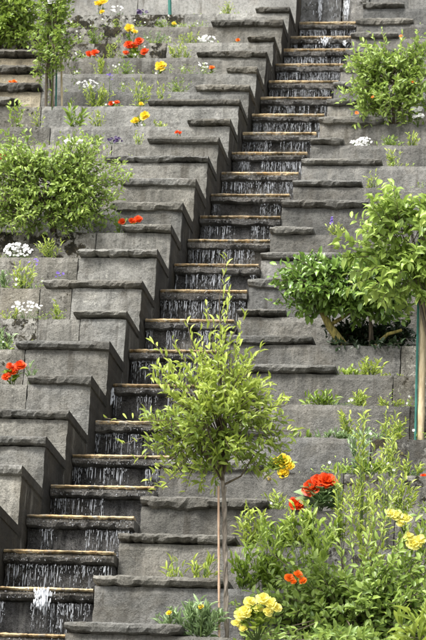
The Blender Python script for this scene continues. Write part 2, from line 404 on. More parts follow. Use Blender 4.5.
g_ = link('ground', mesh('ground', gv, gf), 'ground'); tag(g_, 'pale gravel ground in front of the stone terraces', 'ground', kind='structure')

# ------------------------------------------------------------------ terraces
left_caps = {1: -60, 2: -30, 3: -40, 4: 27, 5: 15, 6: 72.5, 7: 42, 8: 77, 9: 121, 10: 112, 11: 119, 12: 104, 13: 147, 14: 187, 15: 147, 16: 195, 17: 226, 18: 196, 19: 247, 20: 211, 21: 255}
right_caps = {-2: 181, -1: 226, 0: 234, 1: 267, 2: 262, 3: 270, 4: 262, 5: 335, 6: 312, 7: 285, 8: 290, 9: 342, 10: 313, 11: 368, 12: 361, 13: 381, 14: 343, 15: 383, 16: 366, 17: 372, 18: 380, 19: 395, 20: 398, 21: 413, 22: 404}
joints_px = {('L', 4): [27], ('L', 5): [25], ('L', 6): [80, 38], ('L', 7): [72, 40], ('L', 8): [78], ('L', 9): [96], ('L', 15): [41], ('L', 16): [41], ('L', 17): [41], ('L', 18): [41]}
def build_terrace(side):
    sgn = -1 if side == 'L' else 1
    xe = XL if side == 'L' else XR
    root = empty('stone_terrace', (xe+sgn*2, front(side, K0), 0))
    tag(root, 'stepped grey stone terrace walls '+('left' if side == 'L' else 'right')+' of the water stairs', 'terrace wall')
    kmax = 21 if side == 'L' else 22
    sv = []; sf = []
    for k in range(K0, kmax+1):
        yf = front(side, k); zt = top(side, k); z0 = top(side, k-1)-.12 if k > K0 else zt-.9
        if k == K0: z0 = zt-1.3
        yn = front(side, k+1)
        far = xe+sgn*4.2
        a, b = sorted((xe+sgn*.03, far))
        core = link('riser', mesh('riser', *box(a, b, yf+.018, yf+.085, z0+.01, zt-.012)), 'mortar'); child(core, root)
        # long soil bed behind the wall
        v, f = box(a, b, yf+.09, yn+.02, zt-.25, zt-.03); o = len(sv); sv += v; sf += [tuple(o+i for i in q) for q in f]
        # blocks
        xs = [0.0]
        jp = joints_px.get((side, k))
        if jp:
            xs += sorted(abs(Xat(p, yf, zt)-xe) for p in jp)
        while xs[-1] < 4.15: xs.append(xs[-1]+random.uniform(.6, 1.5))
        for i in range(len(xs)-1):
            u0, u1 = xs[i]+(.0 if i == 0 else .0012), xs[i+1]-.0012
            a, b = sorted((xe+sgn*u0, xe+sgn*u1))
            mid = xs[i]
            if side == 'L':
                if 16 <= k <= 18 and i >= 1: mt = 'stone_t'
                elif k >= 17 and mid > .25: mt = 'stone_m'
                elif k >= 14 and mid > .5: mt = 'stone_s'
                elif (k == 6 and i >= 2) or (k == 9 and i >= 1): mt = 'stone_m'
                elif k in (5, 7, 8) and mid > .3: mt = 'stone_s'
                else: mt = 'stone'
            else:
                if k <= 8: mt = 'stone_d' if mid < .3 else 'stone_r'
                else: mt = 'stone_d' if (k+i) % 3 == 0 else ('stone_r' if mid > .3 else 'stone_d')
            deep = (yn+.02) if i == 0 else yf+.085
            v, f = stone(a, b, z0, zt-(random.uniform(0, .008) if i else 0), yf+random.uniform(-.004, .004), deep, chip=.014 if i == 0 else .004, rnd=.008 if i == 0 else .005)
            me = mesh('stone_block', v, f)
            ob = link('stone_block', me, mt); child(ob, root); ob.parent = core; ob.matrix_parent_inverse = Matrix.Identity(4)
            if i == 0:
                me.materials.append(MAT['channel_dark'])
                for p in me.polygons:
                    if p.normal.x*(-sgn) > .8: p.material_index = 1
        # cap stone beside the channel
        px = (left_caps if side == 'L' else right_caps).get(k)
        yc = (AY if side == 'L' else BY)[k]; zc = (AZ if side == 'L' else BZ)[k]
        xend = Xat(px, yc, zc) if px is not None else xe+sgn*random.uniform(.3, .8)
        a, b = sorted((xe-sgn*.004, xend))
        v, f = slab(a, b, yc+random.uniform(-.006, .01), yn+.015, zc, CAPT*random.uniform(.8, 1.25), rag=random.uniform(.009, .02), taper=(sgn > 0 and 0 or 1, sgn > 0 and 1 or 0))
        me = mesh('cap_stone', v, f); ob = link('cap_stone', me, 'cap_m' if (side == 'L' and k >= 14) else 'cap'); ob.parent = core
        me.materials.append(MAT['channel_dark'])
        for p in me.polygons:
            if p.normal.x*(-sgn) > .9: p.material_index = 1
        if side == 'L' and 15 <= k <= 18:       # second run of caps at the far end
            x1 = Xat(39 if k != 15 else 16, yc, zc); v, f = slab(xe-4.1, x1, yc-.01, yc+.3, zc+.015, .062, rag=.024, taper=(0, 1))
            ob = link('cap_stone', mesh('cap_stone', v, f), 'cap_m'); ob.parent = core
    so_ = link('soil', mesh('soil', sv, sf), 'soil'); tag(so_, 'dark soil in the planting beds '+('left' if side == 'L' else 'right')+' of the water stairs', 'soil', kind='structure')
    return root
build_terrace('L'); build_terrace('R')
# tall walls closing the top
def top_wall(side):
    xe = XL if side == 'L' else XR; sgn = -1 if side == 'L' else 1; k = 22 if side == 'L' else 23
    yf = front(side, k); z0 = top(side, k-1)-.12
    root = empty('retaining_wall', (xe+sgn*2, yf, z0)); tag(root, ('pale concrete' if side == 'L' else 'grey stone')+' retaining wall along the top edge, '+('left' if side == 'L' else 'right')+' of the cascade', 'wall')
    x = 0
    while x < 4:
        w_ = random.uniform(1.1, 1.5) if side == 'L' else random.uniform(.5, .8)
        a, b = sorted((xe+sgn*(x+.002), xe+sgn*(x+w_-.002)))
        v, f = stone(a, b, z0, z0+1.7, yf, yf+.3, amp=.003 if side == 'L' else .008, step=.1)
        wp = link('wall_panel', mesh('wall_panel', v, f), 'concrete' if side == 'L' else 'stone_d'); child(wp, root)
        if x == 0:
            wp.data.materials.append(MAT['channel_dark'])
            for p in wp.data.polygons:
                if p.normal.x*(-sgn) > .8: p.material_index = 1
        x += w_
top_wall('L'); top_wall('R')

# ------------------------------------------------------------------ the water stairs
random.seed(8)
stairs = empty('water_stairs', ((XL+XR)/2, LY[K0], LZ[K0]-.3))
tag(stairs, 'narrow wet dark stone water stairs climbing between the terraces', 'water stairs')
def join(parts):
    V = []; Fc = []
    for v, f in parts:
        o = len(V); V += list(v); Fc += [tuple(o+i for i in q) for q in f]
    return V, Fc
drops = []; films = []
def strand(x, y, z, ln, r):
    v = [(x, y, z)]; m = 5
    for j, (t, k_) in enumerate(((.25, .6), (.75, 1.0))):
        for q in range(m): v.append((x+r*k_*math.cos(q*2*math.pi/m)+random.uniform(-1, 1)*r*.3, y+r*k_*math.sin(q*2*math.pi/m), z-ln*t))
    v.append((x, y, z-ln)); f = []
    for q in range(m):
        q2 = (q+1) % m; f += [(0, 1+q2, 1+q), (1+q, 1+q2, 1+m+q2, 1+m+q), (1+m+q, 1+m+q2, 1+2*m)]
    return v, f
for k in range(K0, 23):
    y, z = LY[k], LZ[k]
    yn = LY[k+1] if k < 22 else y+.45
    zp = LZ[k-1]-.06 if k > K0 else z-.6
    v, f = stone(XL+.001, XR-.001, zp, z-.062, y+.05, yn+.04, amp=.012, step=.028, rnd=.003)
    st = link('step_riser', mesh('step_riser', v, f), 'wet'); child(st, stairs)
    v, f = slab(XL+.002, XR-.002, y, yn+.045, z-.0125, .05+random.uniform(-.004, .006), rag=.013, taper=(0, 0), step=.016)
    o = link('lip_slab', mesh('lip_slab', v, f), 'lip'); o.parent = st
    v, f = slab(XL+.004, XR-.004, y-.008, y+.06, z+.004, .017+.0005*(k+6), rag=.010, taper=(0, 0), step=.012)
    o = link('stained_edge', mesh('stained_edge', v, f), 'edge'); o.parent = st
    films.append(box(XL+.004, XR-.004, y+.062, yn+.04, z-.012, z-.003))
    n = random.randint(110, 230); thr = random.uniform(-.5, -.12); fq = random.uniform(5, 13)
    for _ in range(n):
        x = random.uniform(XL+.01, XR-.01)
        if nz(x*fq+k*3.1, k*1.7, 2) < thr: continue
        zt = z-.066-random.uniform(0, .01); yy = y+random.uniform(.004, .035)
        full = random.choice((.02, .03, .05, .08, .12, .16)); zz = zt
        while zz > zt-full:
            ln = random.choice((.004, .006, .009, .014, .022, .04, .07)); drops.append(strand(x+random.uniform(-.002, .002), yy, zz, ln, random.choice((.0005, .0007, .0009, .0012, .0018))))
            zz -= ln+random.uniform(.002, .035)
    for _ in range(70):                 # beads running over the rough lip
        x = random.uniform(XL+.01, XR-.01); drops.append(strand(x, y-.004, z-.016-random.uniform(0, .035), random.uniform(.003, .009), random.uniform(.0008, .002)))
o = link('water_film', mesh('water_film', *join(films)), 'film'); tag(o, 'thin film of water lying on the treads of the stairs', 'water', kind='structure')
def splash(px, py0, py1, wpx, k, label, dy=-.02):
    Y = LY[k]+dy; parts = []
    for _ in range(int(14+wpx*5)):
        a = random.gauss(0, .33); t0 = random.random()*.55
        p = PY(px+a*wpx, py0+(py1-py0)*t0*(1-abs(a)*.3), Y+random.uniform(-.02, .01))
        ln = (py1-py0)*mpp(Y)*random.uniform(.12, .45)*(1-abs(a)*.7)
        parts.append(strand(p[0], p[1], p[2], max(.008, ln), random.uniform(.002, .0045)))
    o = link('white_water', mesh('white_water', *join(parts), True), 'foam'); tag(o, label, 'water', kind='stuff')
splash(43, 586, 618, 16, -1, 'white gush of water spilling over the lowest lip')
splash(112, 386, 412, 5, 5, 'thin white stream at the left end of a lip beside the small tree')
splash(325, 36, 49, 8, 21, 'white gush over the second lip from the top')
splash(345, 40, 49, 3, 21, 'thin trickle at the right end of the second lip from the top')
# wall at the head of the stairs with running water
yh = LY[22]+.26; zh = LZ[22]-.1
hd = empty('cascade_head_wall', ((XL+XR)/2, yh, zh)); tag(hd, 'wet rough stone wall at the head of the water stairs', 'wall')
xm = Xat(341, yh, zh+.15)
for (a, b, c, d) in ((XL-.03, xm-.006, zh, zh+.62), (xm+.006, XR-.003, zh, zh+.5), (XL-.03, XR-.2, zh+.63, zh+1.3), (XR-.19, XR-.003, zh+.51, zh+1.3)):
    child(link('stone_block', mesh('stone_block', *stone(a, b, c, d, yh+random.uniform(-.01, .01), yh+.3, amp=.02, step=.035, rnd=.015)), 'header'), hd)
child(link('wall_core', mesh('wall_core', *box(XL-.04, XR+.04, yh+.06, yh+.28, zh-.2, zh+1.29)), 'channel_dark'), hd)
for px, wd, nn in ((320.5, 2.2, 160), (346, 3, 110), (333, 9, 50), (312, 6, 26)):
    for _ in range(nn):
        p = PY(px+random.gauss(0, .5)*wd, random.uniform(-30, 17), yh-.02); drops.append(strand(p[0], p[1]-random.uniform(0, .01), p[2], random.uniform(.01, .06), random.uniform(.0015, .0036)))
for px, wd, lb in ((320.5, 3.5, 'left white thread of water running down the head wall'), (347, 5, 'right white thread of water running down the head wall')):
    parts = []
    for _ in range(70):
        p = PY(px+random.gauss(0, .3)*wd, random.uniform(-30, 14), yh-.03); parts.append(strand(p[0], p[1], p[2], random.uniform(.02, .08), random.uniform(.002, .0045)))
    o = link('white_water', mesh('white_water', *join(parts), True), 'foam'); tag(o, lb, 'water', kind='stuff')
o = link('falling_water', mesh('falling_water', *join(drops), True), 'water'); tag(o, 'glittering strings and drops of water falling from every lip', 'water', kind='stuff')

# ------------------------------------------------------------------ plants
def ok(p): return p[1] < wall_y(p[0], p[2])-.01
def twig_leaves(LV, a, b, n, ll, lw, spread=.9, s0=.25, tint=(.2, .8), up=.25, pinnate=False):
    """leaves alternating along the outer part of a twig a->b"""
    a = np.asarray(a, float); b = np.asarray(b, float); t = b-a; L = np.linalg.norm(t)+1e-9; t /= L
    for i in range(n):
        s = s0+(1-s0)*(i+rng.rand()*.8)/n
        p = a+(b-a)*s+rng.normal(size=3)*.004
        if not ok(p): continue
        side = np.cross(t, rdir()); side /= np.linalg.norm(side)+1e-9
        d = t*(.25+.4*s)+side*spread+UP*up+rng.normal(size=3)*.25
        nn = UP*.8+np.array([0, -.6, 0])+rng.normal(size=3)*.45
        f = rng.uniform(.65, 1.1)
        LV.add(p, d, nn, ll*f, lw*f*rng.uniform(.8, 1.15), tint[0]+(tint[1]-tint[0])*(.55*rng.rand()+.45*s))
def shrub(name, label, side, k, box_px, mat, leaf=(.05, .022), ntwig=170, nl=9, back=.1, ry=.24, group=None, stem_px=None, cat='shrub', barkm='bark', kind='ovate', singles=0, shell=.35, shoots=(), tint=(.15, .85), flat=0, tl=.42, zbias=0, stemr=.012, wob=.22, nstem=3, upb=.25, bx=.8):
    x0, y0, x1, y1 = box_px
    Y = front(side, k)+back
    c = PY((x0+x1)/2, (y0+y1)/2, Y); e = PY(x1, y0, Y); R_ = np.array([abs(e[0]-c[0]), ry, abs(e[2]-c[2])])
    sp = stem_px if stem_px is not None else (x0+x1)/2
    B = base(sp, side, k, max(.13, back*.8)); root = empty(name, B); tag(root, label, cat, group)
    tb = Tubes(); LV = Leaves(kind); sd = rng.rand()*40
    hubs = []
    for i in range(nstem):
        h = c+R_*np.array([rng.uniform(-.35, .35), rng.uniform(-.4, .1), rng.uniform(-.35, .1)])
        m1 = B+(h-B)*.5+rng.normal(size=3)*.02
        tb.add([B+rng.normal(size=3)*[.01, .01, 0]-UP*.03, m1, h], [stemr*1.3, stemr, stemr*.7], 6); hubs.append(h)
    ntwig = int(ntwig*1.8)
    for i in range(ntwig):
        d = rdir()
        d[1] = -abs(d[1]) if rng.rand() < .55 else d[1]
        d = np.sign(d)*np.abs(d)**bx
        rad = (shell+(1-shell)*rng.rand()**.6)*(1+wob*nz(d[0]*2.2+sd, d[1]*2.2, d[2]*2.2+sd)*1.6)
        end = c+R_*d*rad
        end[2] += zbias*R_[2]*rng.rand()
        if not ok(end): end[1] = wall_y(end[0], end[2])-.02-rng.rand()*.03
        h = hubs[rng.randint(len(hubs))]
        stt = end+(h-end)*tl
        if i % 9 == 0: tb.add([h, (h+stt)/2+rng.normal(size=3)*.015, stt, end], [stemr*.35, stemr*.28, stemr*.2, .001], 4)
        else: tb.add([stt, end], [.002, .001], 3)
        twig_leaves(LV, stt, end, nl, leaf[0], leaf[1], tint=tint, up=upb)
    for (sx, sy, n_) in shoots:
        end = PY(sx, sy, Y-rng.uniform(0, .1)); st_ = c+(end-c)*.35; mid = (st_+end)/2+rng.normal(size=3)*.012
        tb.add([st_, mid, end], [.003, .0022, .001], 4); twig_leaves(LV, st_, end, n_, leaf[0]*.95, leaf[1]*.8, spread=.6, s0=.2, tint=(.55, 1), up=.5)
    tb.build('branches', barkm, root)
    LV.build('foliage', mat, root, singles)
    return root, c, R_
def petals(rings, n, r, ruffle=.15, cup=.5):
    """one blossom: overlapping rings of ruffled petals, domed when double; returns verts, faces"""
    V = []; Fc = []
    for ri in range(rings):
        q_ = ri/max(1, rings-1) if rings > 1 else 0
        el = math.radians(8+72*q_)*min(1, cup) if rings > 1 else cup*.3
        rr = r*(1-.42*q_); nn_ = max(3, int(round(n*(1-.45*q_))))
        for i in range(nn_):
            a = 2*math.pi*(i+.5*ri+rng.uniform(-.2, .2))/nn_; wd = math.pi/nn_*1.45
            o = len(V); L = rr*rng.uniform(.85, 1.12); e2 = el+rng.uniform(-.15, .15)
            def pt(s, da, zz):
                h = s*L*math.cos(e2*(.4+.6*s)); return (h*math.cos(a+da), h*math.sin(a+da), s*L*math.sin(e2)+zz+rng.uniform(-1, 1)*ruffle*r*.6*s)
            V += [(0, 0, 0), pt(.6, -wd*.8, .03*r), pt(.64, 0, -.05*r), pt(.6, wd*.8, .03*r), pt(.93, -wd*.7, 0), pt(1.0, 0, .05*r), pt(.93, wd*.7, 0)]
            Fc += [(o, o+1, o+2), (o, o+2, o+3), (o+1, o+4, o+5, o+2), (o+2, o+5, o+6, o+3)]
    return V, Fc
def blossom(parent, p, r, mat, rings=4, n=7, face=None, name='blossom', cup=.9):
    V, Fc = petals(rings, n, r, cup=cup)
    f = Vector(face if face is not None else (rng.uniform(-.4, .4), -1, rng.uniform(.25, .9))).normalized()
    Rm = f.to_track_quat('Z', 'Y').to_matrix()
    V = [Vector(p)+Rm @ Vector(v) for v in V]
    me = mesh(name, V, Fc, True); at = me.attributes.new('tint', 'FLOAT', 'POINT'); at.data.foreach_set('value', rng.rand(len(V)))
    o = link(name, me, mat); child(o, parent); return o
def flower(name, label, side, k, heads, mat, leafmat='leaf', lpx=8, nleaf=14, cat='flower', group=None, base_px=None, back=.12, rings=4, n=7, leafkind='round', lsize=None, cup=.9):
    """begonia-like plant: heads = [(px,py,radius px)]"""
    bx = base_px if base_px is not None else sum(h[0] for h in heads)/len(heads)
    B = base(bx, side, k, back); m = mpp(B[1]); root = empty(name, B); tag(root, label, cat, group)
    tb = Tubes(); LV = Leaves(leafkind)
    for (px, py, r) in heads:
        p = PY(px, py, B[1]-.06); tb.add([B-UP*.02, (B+p)/2+rng.normal(size=3)*.006, p+np.array([0, .012, 0])], [.004, .003, .0025], 5)
        blossom(root, p, r*m*1.15, mat, rings, n, cup=cup)
    ls = lsize or lpx*m*.8
    hz_ = max(PY(h[0], h[1], B[1])[2] for h in heads)-B[2]
    for i in range(int(nleaf*1.5)):
        a = rng.rand()*2*math.pi; d = np.array([math.cos(a), -abs(math.sin(a))*.8, rng.uniform(.1, .8)])
        p = B+np.array([d[0]*lpx*m*.5*rng.rand(), -.02+d[1]*.03, rng.uniform(.03, .03+max(.04, hz_*.5))])
        LV.add(p, d, UP+np.array([0, -.7, 0])+rng.normal(size=3)*.3, ls*rng.uniform(.7, 1.15), ls*rng.uniform(.55, .8), rng.rand())
    tb.build('stems', 'stem', root)
    LV.build('leaves', leafmat, root, kind=None)
    return root
def cluster(name, label, side, k, px, py, wpx, hpx, mat, nfl=40, fr=.008, leafmat='leaf_b', cat='flower', group=None, back=.11, spike=False, nleaf=30):
    """low mound of many small florets"""
    B = base(px, side, k, back); m = mpp(B[1]); root = empty(name, B); tag(root, label, cat, group)
    V = []; Fc = []; LV = Leaves('lance'); tb = Tubes()
    for i in range(nfl):
        a, b = rng.uniform(-1, 1), rng.uniform(-1, 1)
        if a*a+b*b > 1: continue
        if spike: a *= .5
        p = PY(px+a*wpx/2, py+b*hpx/2, B[1]-.035+rng.uniform(-.025, .03))
        v, f = petals(1, 5, fr*rng.uniform(.7, 1.3), cup=.5)
        fc = Vector((rng.uniform(-.6, .6), -1, rng.uniform(0, 1))).normalized(); Rm = fc.to_track_quat('Z', 'Y').to_matrix()
        o = len(V); V += [Vector(p)+Rm @ Vector(x) for x in v]; Fc += [tuple(o+j for j in q) for q in f]
        if i % 3 == 0: tb.add([B+np.array([rng.uniform(-1, 1)*wpx*m*.15, 0, -.02]), p+np.array([0, .004, 0])], [.0018, .001], 3)
    me = mesh('florets', V, Fc, True); at = me.attributes.new('tint', 'FLOAT', 'POINT'); at.data.foreach_set('value', rng.rand(len(V)))
    fo = link('florets', me, mat); child(fo, root); fo['kind'] = 'stuff'
    for i in range(nleaf):
        d = np.array([rng.uniform(-1, 1), rng.uniform(-.8, .2), rng.uniform(.1, 1)])
        LV.add(B+np.array([rng.uniform(-.5, .5)*wpx*m*.9, -.03*rng.rand(), rng.uniform(0, .05)]), d, UP+rng.normal(size=3)*.4-np.array([0, .6, 0]), rng.uniform(.02, .04), rng.uniform(.006, .011), rng.rand())
    LV.build('leaves', leafmat, root); tb.build('stems', 'stem', root)
    return root
def tuft(name, label, side, k, px, top_py, wpx, mat='leaf_y', nst=7, nl=9, ll=.03, lw=.009, back=.105, group='small weeds and seedlings along the terrace edges', cat='plant', tint=(.3, 1), lean=0, kind='lance'):
    """upright little herb: several stems clothed in narrow leaves"""
    B = base(px, side, k, back); m = mpp(B[1]); root = empty(name, B); tag(root, label, cat, group)
    nst = int(nst*1.7); ll *= 1.25; lw *= 1.35
    tip = PY(px, top_py, B[1]); H = max(.04, tip[2]-B[2]); tb = Tubes(); LV = Leaves(kind)
    for i in range(nst):
        a = rng.uniform(-1, 1); h = H*rng.uniform(.72, 1.1)*(1-.25*abs(a))
        e = B+np.array([a*wpx*m*.5+lean*m, rng.uniform(-.07, .0), h]); mid = B+(e-B)*.5+np.array([-a*.012, 0, .01])
        tb.add([B+np.array([a*.02, 0, -.02]), mid, e], [.0022, .0018, .001], 4)
        twig_leaves(LV, B+np.array([a*.02, 0, .0]), e, nl, ll, lw, spread=.75, s0=.2, tint=tint, up=.4)
    if LV.d: LV.build('leaves', mat, root)
    tb.build('stems', 'stem', root); return root

# --- right side ---------------------------------------------------------------
# standard tree in front of the stairs
B = base(227, 'R', -2, .13)
shr = None
def lollipop():
    Y = B[1]-.03
    root = empty('standard_tree', B); tag(root, 'small round-headed tree on a thin twisted stem in front of the water stairs', 'tree')
    c = PY(216, 424, Y); m = mpp(Y); R_ = np.array([76*m, .30, 86*m]); tb = Tubes(); tr = Tubes(); LV = Leaves('lance')
    hub = PY(224, 487, Y); hub2 = PY(221, 440, Y)
    pts = [B-UP*.03]; 
    for i in range(1, 9):
        p = B+(hub-B)*i/8+np.array([math.sin(i*2.2)*.004, math.cos(i*1.9)*.004, 0]); pts.append(p)
    tr.add(pts+[hub2], [.010]*9+[.009], 8)
    for ph in (0, math.pi):              # the two plaited stems
        q = [B+(hub-B)*t+np.array([math.cos(t*22+ph)*.0065, math.sin(t*22+ph)*.0065, 0]) for t in np.linspace(0, 1, 40)]; tr.add(q, .0075, 6)
    for i in range(310):
        d = rdir(); d[1] = -abs(d[1]) if rng.rand() < .6 else d[1]
        rad = (.35+.65*rng.rand()**.6)*(1+.6*nz(d[0]*2.6+3, d[1]*2.6, d[2]*2.6))
        if d[2] > .6 and rng.rand() < .3: continue
        end = c+R_*d*rad
        if end[2] < hub[2]-.07 or (end[2] < hub[2]+.04 and abs(end[0]-hub[0]) < .07): continue
        if not ok(end): end[1] = wall_y(end[0], end[2])-.03
        st_ = end+(c-end)*.35
        h = hub+(hub2-hub)*rng.rand()
        if i % 6 == 0: tb.add([h, (h+st_)/2+rng.normal(size=3)*.02, st_, end], [.006, .0045, .003, .0012], 5)
        else: tb.add([st_, end], [.002, .001], 3)
        v = end-st_; e2 = end+UP*.03
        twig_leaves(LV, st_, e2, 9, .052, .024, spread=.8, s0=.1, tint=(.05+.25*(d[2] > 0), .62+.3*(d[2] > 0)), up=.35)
    for (sx, sy, n_) in ((226, 256, 15), (229, 292, 13), (206, 303, 12), (187, 322, 12), (150, 338, 11), (160, 366, 12), (245, 313, 13), (214, 318, 12), (262, 345, 11), (172, 338, 10), (238, 340, 12), (195, 345, 12), (105, 418, 6), (120, 445, 7), (160, 490, 11), (170, 478, 11), (185, 492, 10), (155, 470, 11), (163, 452, 11), (200, 486, 9), (280, 470, 10), (290, 455, 10), (268, 482, 9), (135, 460, 9), (145, 482, 9), (150, 495, 8), (285, 405, 10), (297, 432, 10), (200, 330, 10), (252, 360, 10), (222, 330, 10)):
        Yy = Y-rng.uniform(-.05, .1); end = PY(sx, sy, Yy); st_ = c+(end-c)*.45; mid = (st_+end)/2+rng.normal(size=3)*.012
        tb.add([hub2, st_, mid, end], [.004, .003, .0022, .001], 4); twig_leaves(LV, st_, end, int(n_*1.3), .05, .018, spread=.55, s0=.05, tint=(.6, 1), up=.55)
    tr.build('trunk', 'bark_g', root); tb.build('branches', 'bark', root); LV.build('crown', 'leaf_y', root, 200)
lollipop()
def cane(label, p0, p1, r, mat, nodes=5, name='plant_stake', cat='stake'):
    root = None; tb = Tubes(); p0 = np.array(p0); p1 = np.array(p1); pts = []; rad = []
    for i in range(nodes*4+1):
        t = i/(nodes*4); pts.append(p0+(p1-p0)*t); rad.append(r*(1.22 if i % 4 == 0 and mat in ('bamboo', 'cane') else 1))
    tb.add(pts, rad, 8); o = link(name, mesh(name, tb.v, tb.f, True), mat); tag(o, label, cat); return o
p0 = base(225, 'R', -2, .10); p0[2] -= .05; p1 = PY(221.5, 487, p0[1]-.01); cane('thin pinkish cane tied beside the twisted tree stem', p0+[-.022, -.015, 0], p1+np.array([-.012, -.015, 0]), .0055, 'cane')

# spreading shrub with yellow limbs
def spreading():
    k = 6; Y = front('R', k)+.1
    root, c, R_ = shrub('spreading_shrub', 'wide dark green shrub with bent yellow-brown limbs right of the stairs', 'R', k, (272, 254, 426, 322), 'leaf_d', leaf=(.056, .033), ntwig=330, nl=8, ry=.27, back=.06, stem_px=372, barkm='bark', singles=150, shell=.4, tint=(.0, .9), nstem=2, stemr=.008, upb=.05)
    tb = Tubes()
    for pts, rs in ((((352, 362), (343, 345), (330, 327), (322, 312), (330, 296)), (.034, .031, .026, .02, .012)), (((370, 362), (378, 343), (388, 334), (402, 330)), (.016, .014, .012, .009)), (((330, 325), (345, 316), (360, 305)), (.014, .012, .008))):
        tb.add([PY(x, y, Y-.02-.03*i/len(pts)) for i, (x, y) in enumerate(pts)], rs, 8)
    tb.build('limb', 'bark_y', root)
spreading()
shrub('hollow_shade', 'near-black leaves added as shade in the hollow below the spreading shrub', 'R', 6, (318, 322, 420, 362), 'leaf_shade', leaf=(.045, .025), ntwig=150, nl=8, ry=.07, back=.27, stem_px=375, shell=.1, bx=.6, nstem=2, cat='plant', stemr=.005)  # near-black leaves added to darken the shaded hollow under the canopy
# large leaved standard on bamboo
def standard():
    k = 3
    root, c, R_ = shrub('large_leaved_tree', 'pale large-leaved standard tree tied to a bamboo cane at the right edge', 'R', k, (352, 190, 474, 310), 'leaf_r', leaf=(.07, .037), ntwig=170, nl=8, ry=.30, back=.04, stem_px=448, cat='tree', singles=150, shell=.45, tint=(.2, 1), nstem=2, stemr=.012, zbias=.1, wob=.55, upb=.0)
standard()
p0 = base(420.5, 'R', 3, .1); p0[2] -= .06; cane('thick pale bamboo cane standing at the right edge', p0, PY(426, 200, p0[1]), .0215, 'bamboo', 6, 'bamboo_cane', 'cane')
p0 = base(415.5, 'R', 3, .08); p0[2] -= .06; cane('thin blue-green stake beside the bamboo cane at the right edge', p0, PY(420, 225, p0[1]), .0075, 'stake')
# upper right rose
root, c, R_ = shrub('rose_bush', 'bright green rose bush on the upper right terrace', 'R', 15, (340, 40, 446, 130), 'leaf_r', leaf=(.056, .023), ntwig=260, nl=9, wob=.45, ry=.26, back=.07, stem_px=395, shell=.3, tint=(.1, 1), shoots=((352, 52, 9), (371, 33, 10), (403, 33, 10), (345, 62, 8), (420, 52, 8)))
for (x, y) in ((401, 36), (413, 82), (373, 97), (357, 113)): blossom(root, PY(x, y, c[1]-.2), .016, 'orange', 2, 5)
flower('white_rose', 'white roses hanging at the right edge of the upper rose bush', 'R', 15, [(414, 110, 4), (421, 116, 3.6), (415, 117, 3), (420, 109, 3)], 'white', lpx=7, nleaf=8, back=.02)
cluster('white_flower', 'rounded clump of white flowers beside a short cap stone, upper right', 'R', 14, 362, 142, 22, 9, 'white', 70, .011)

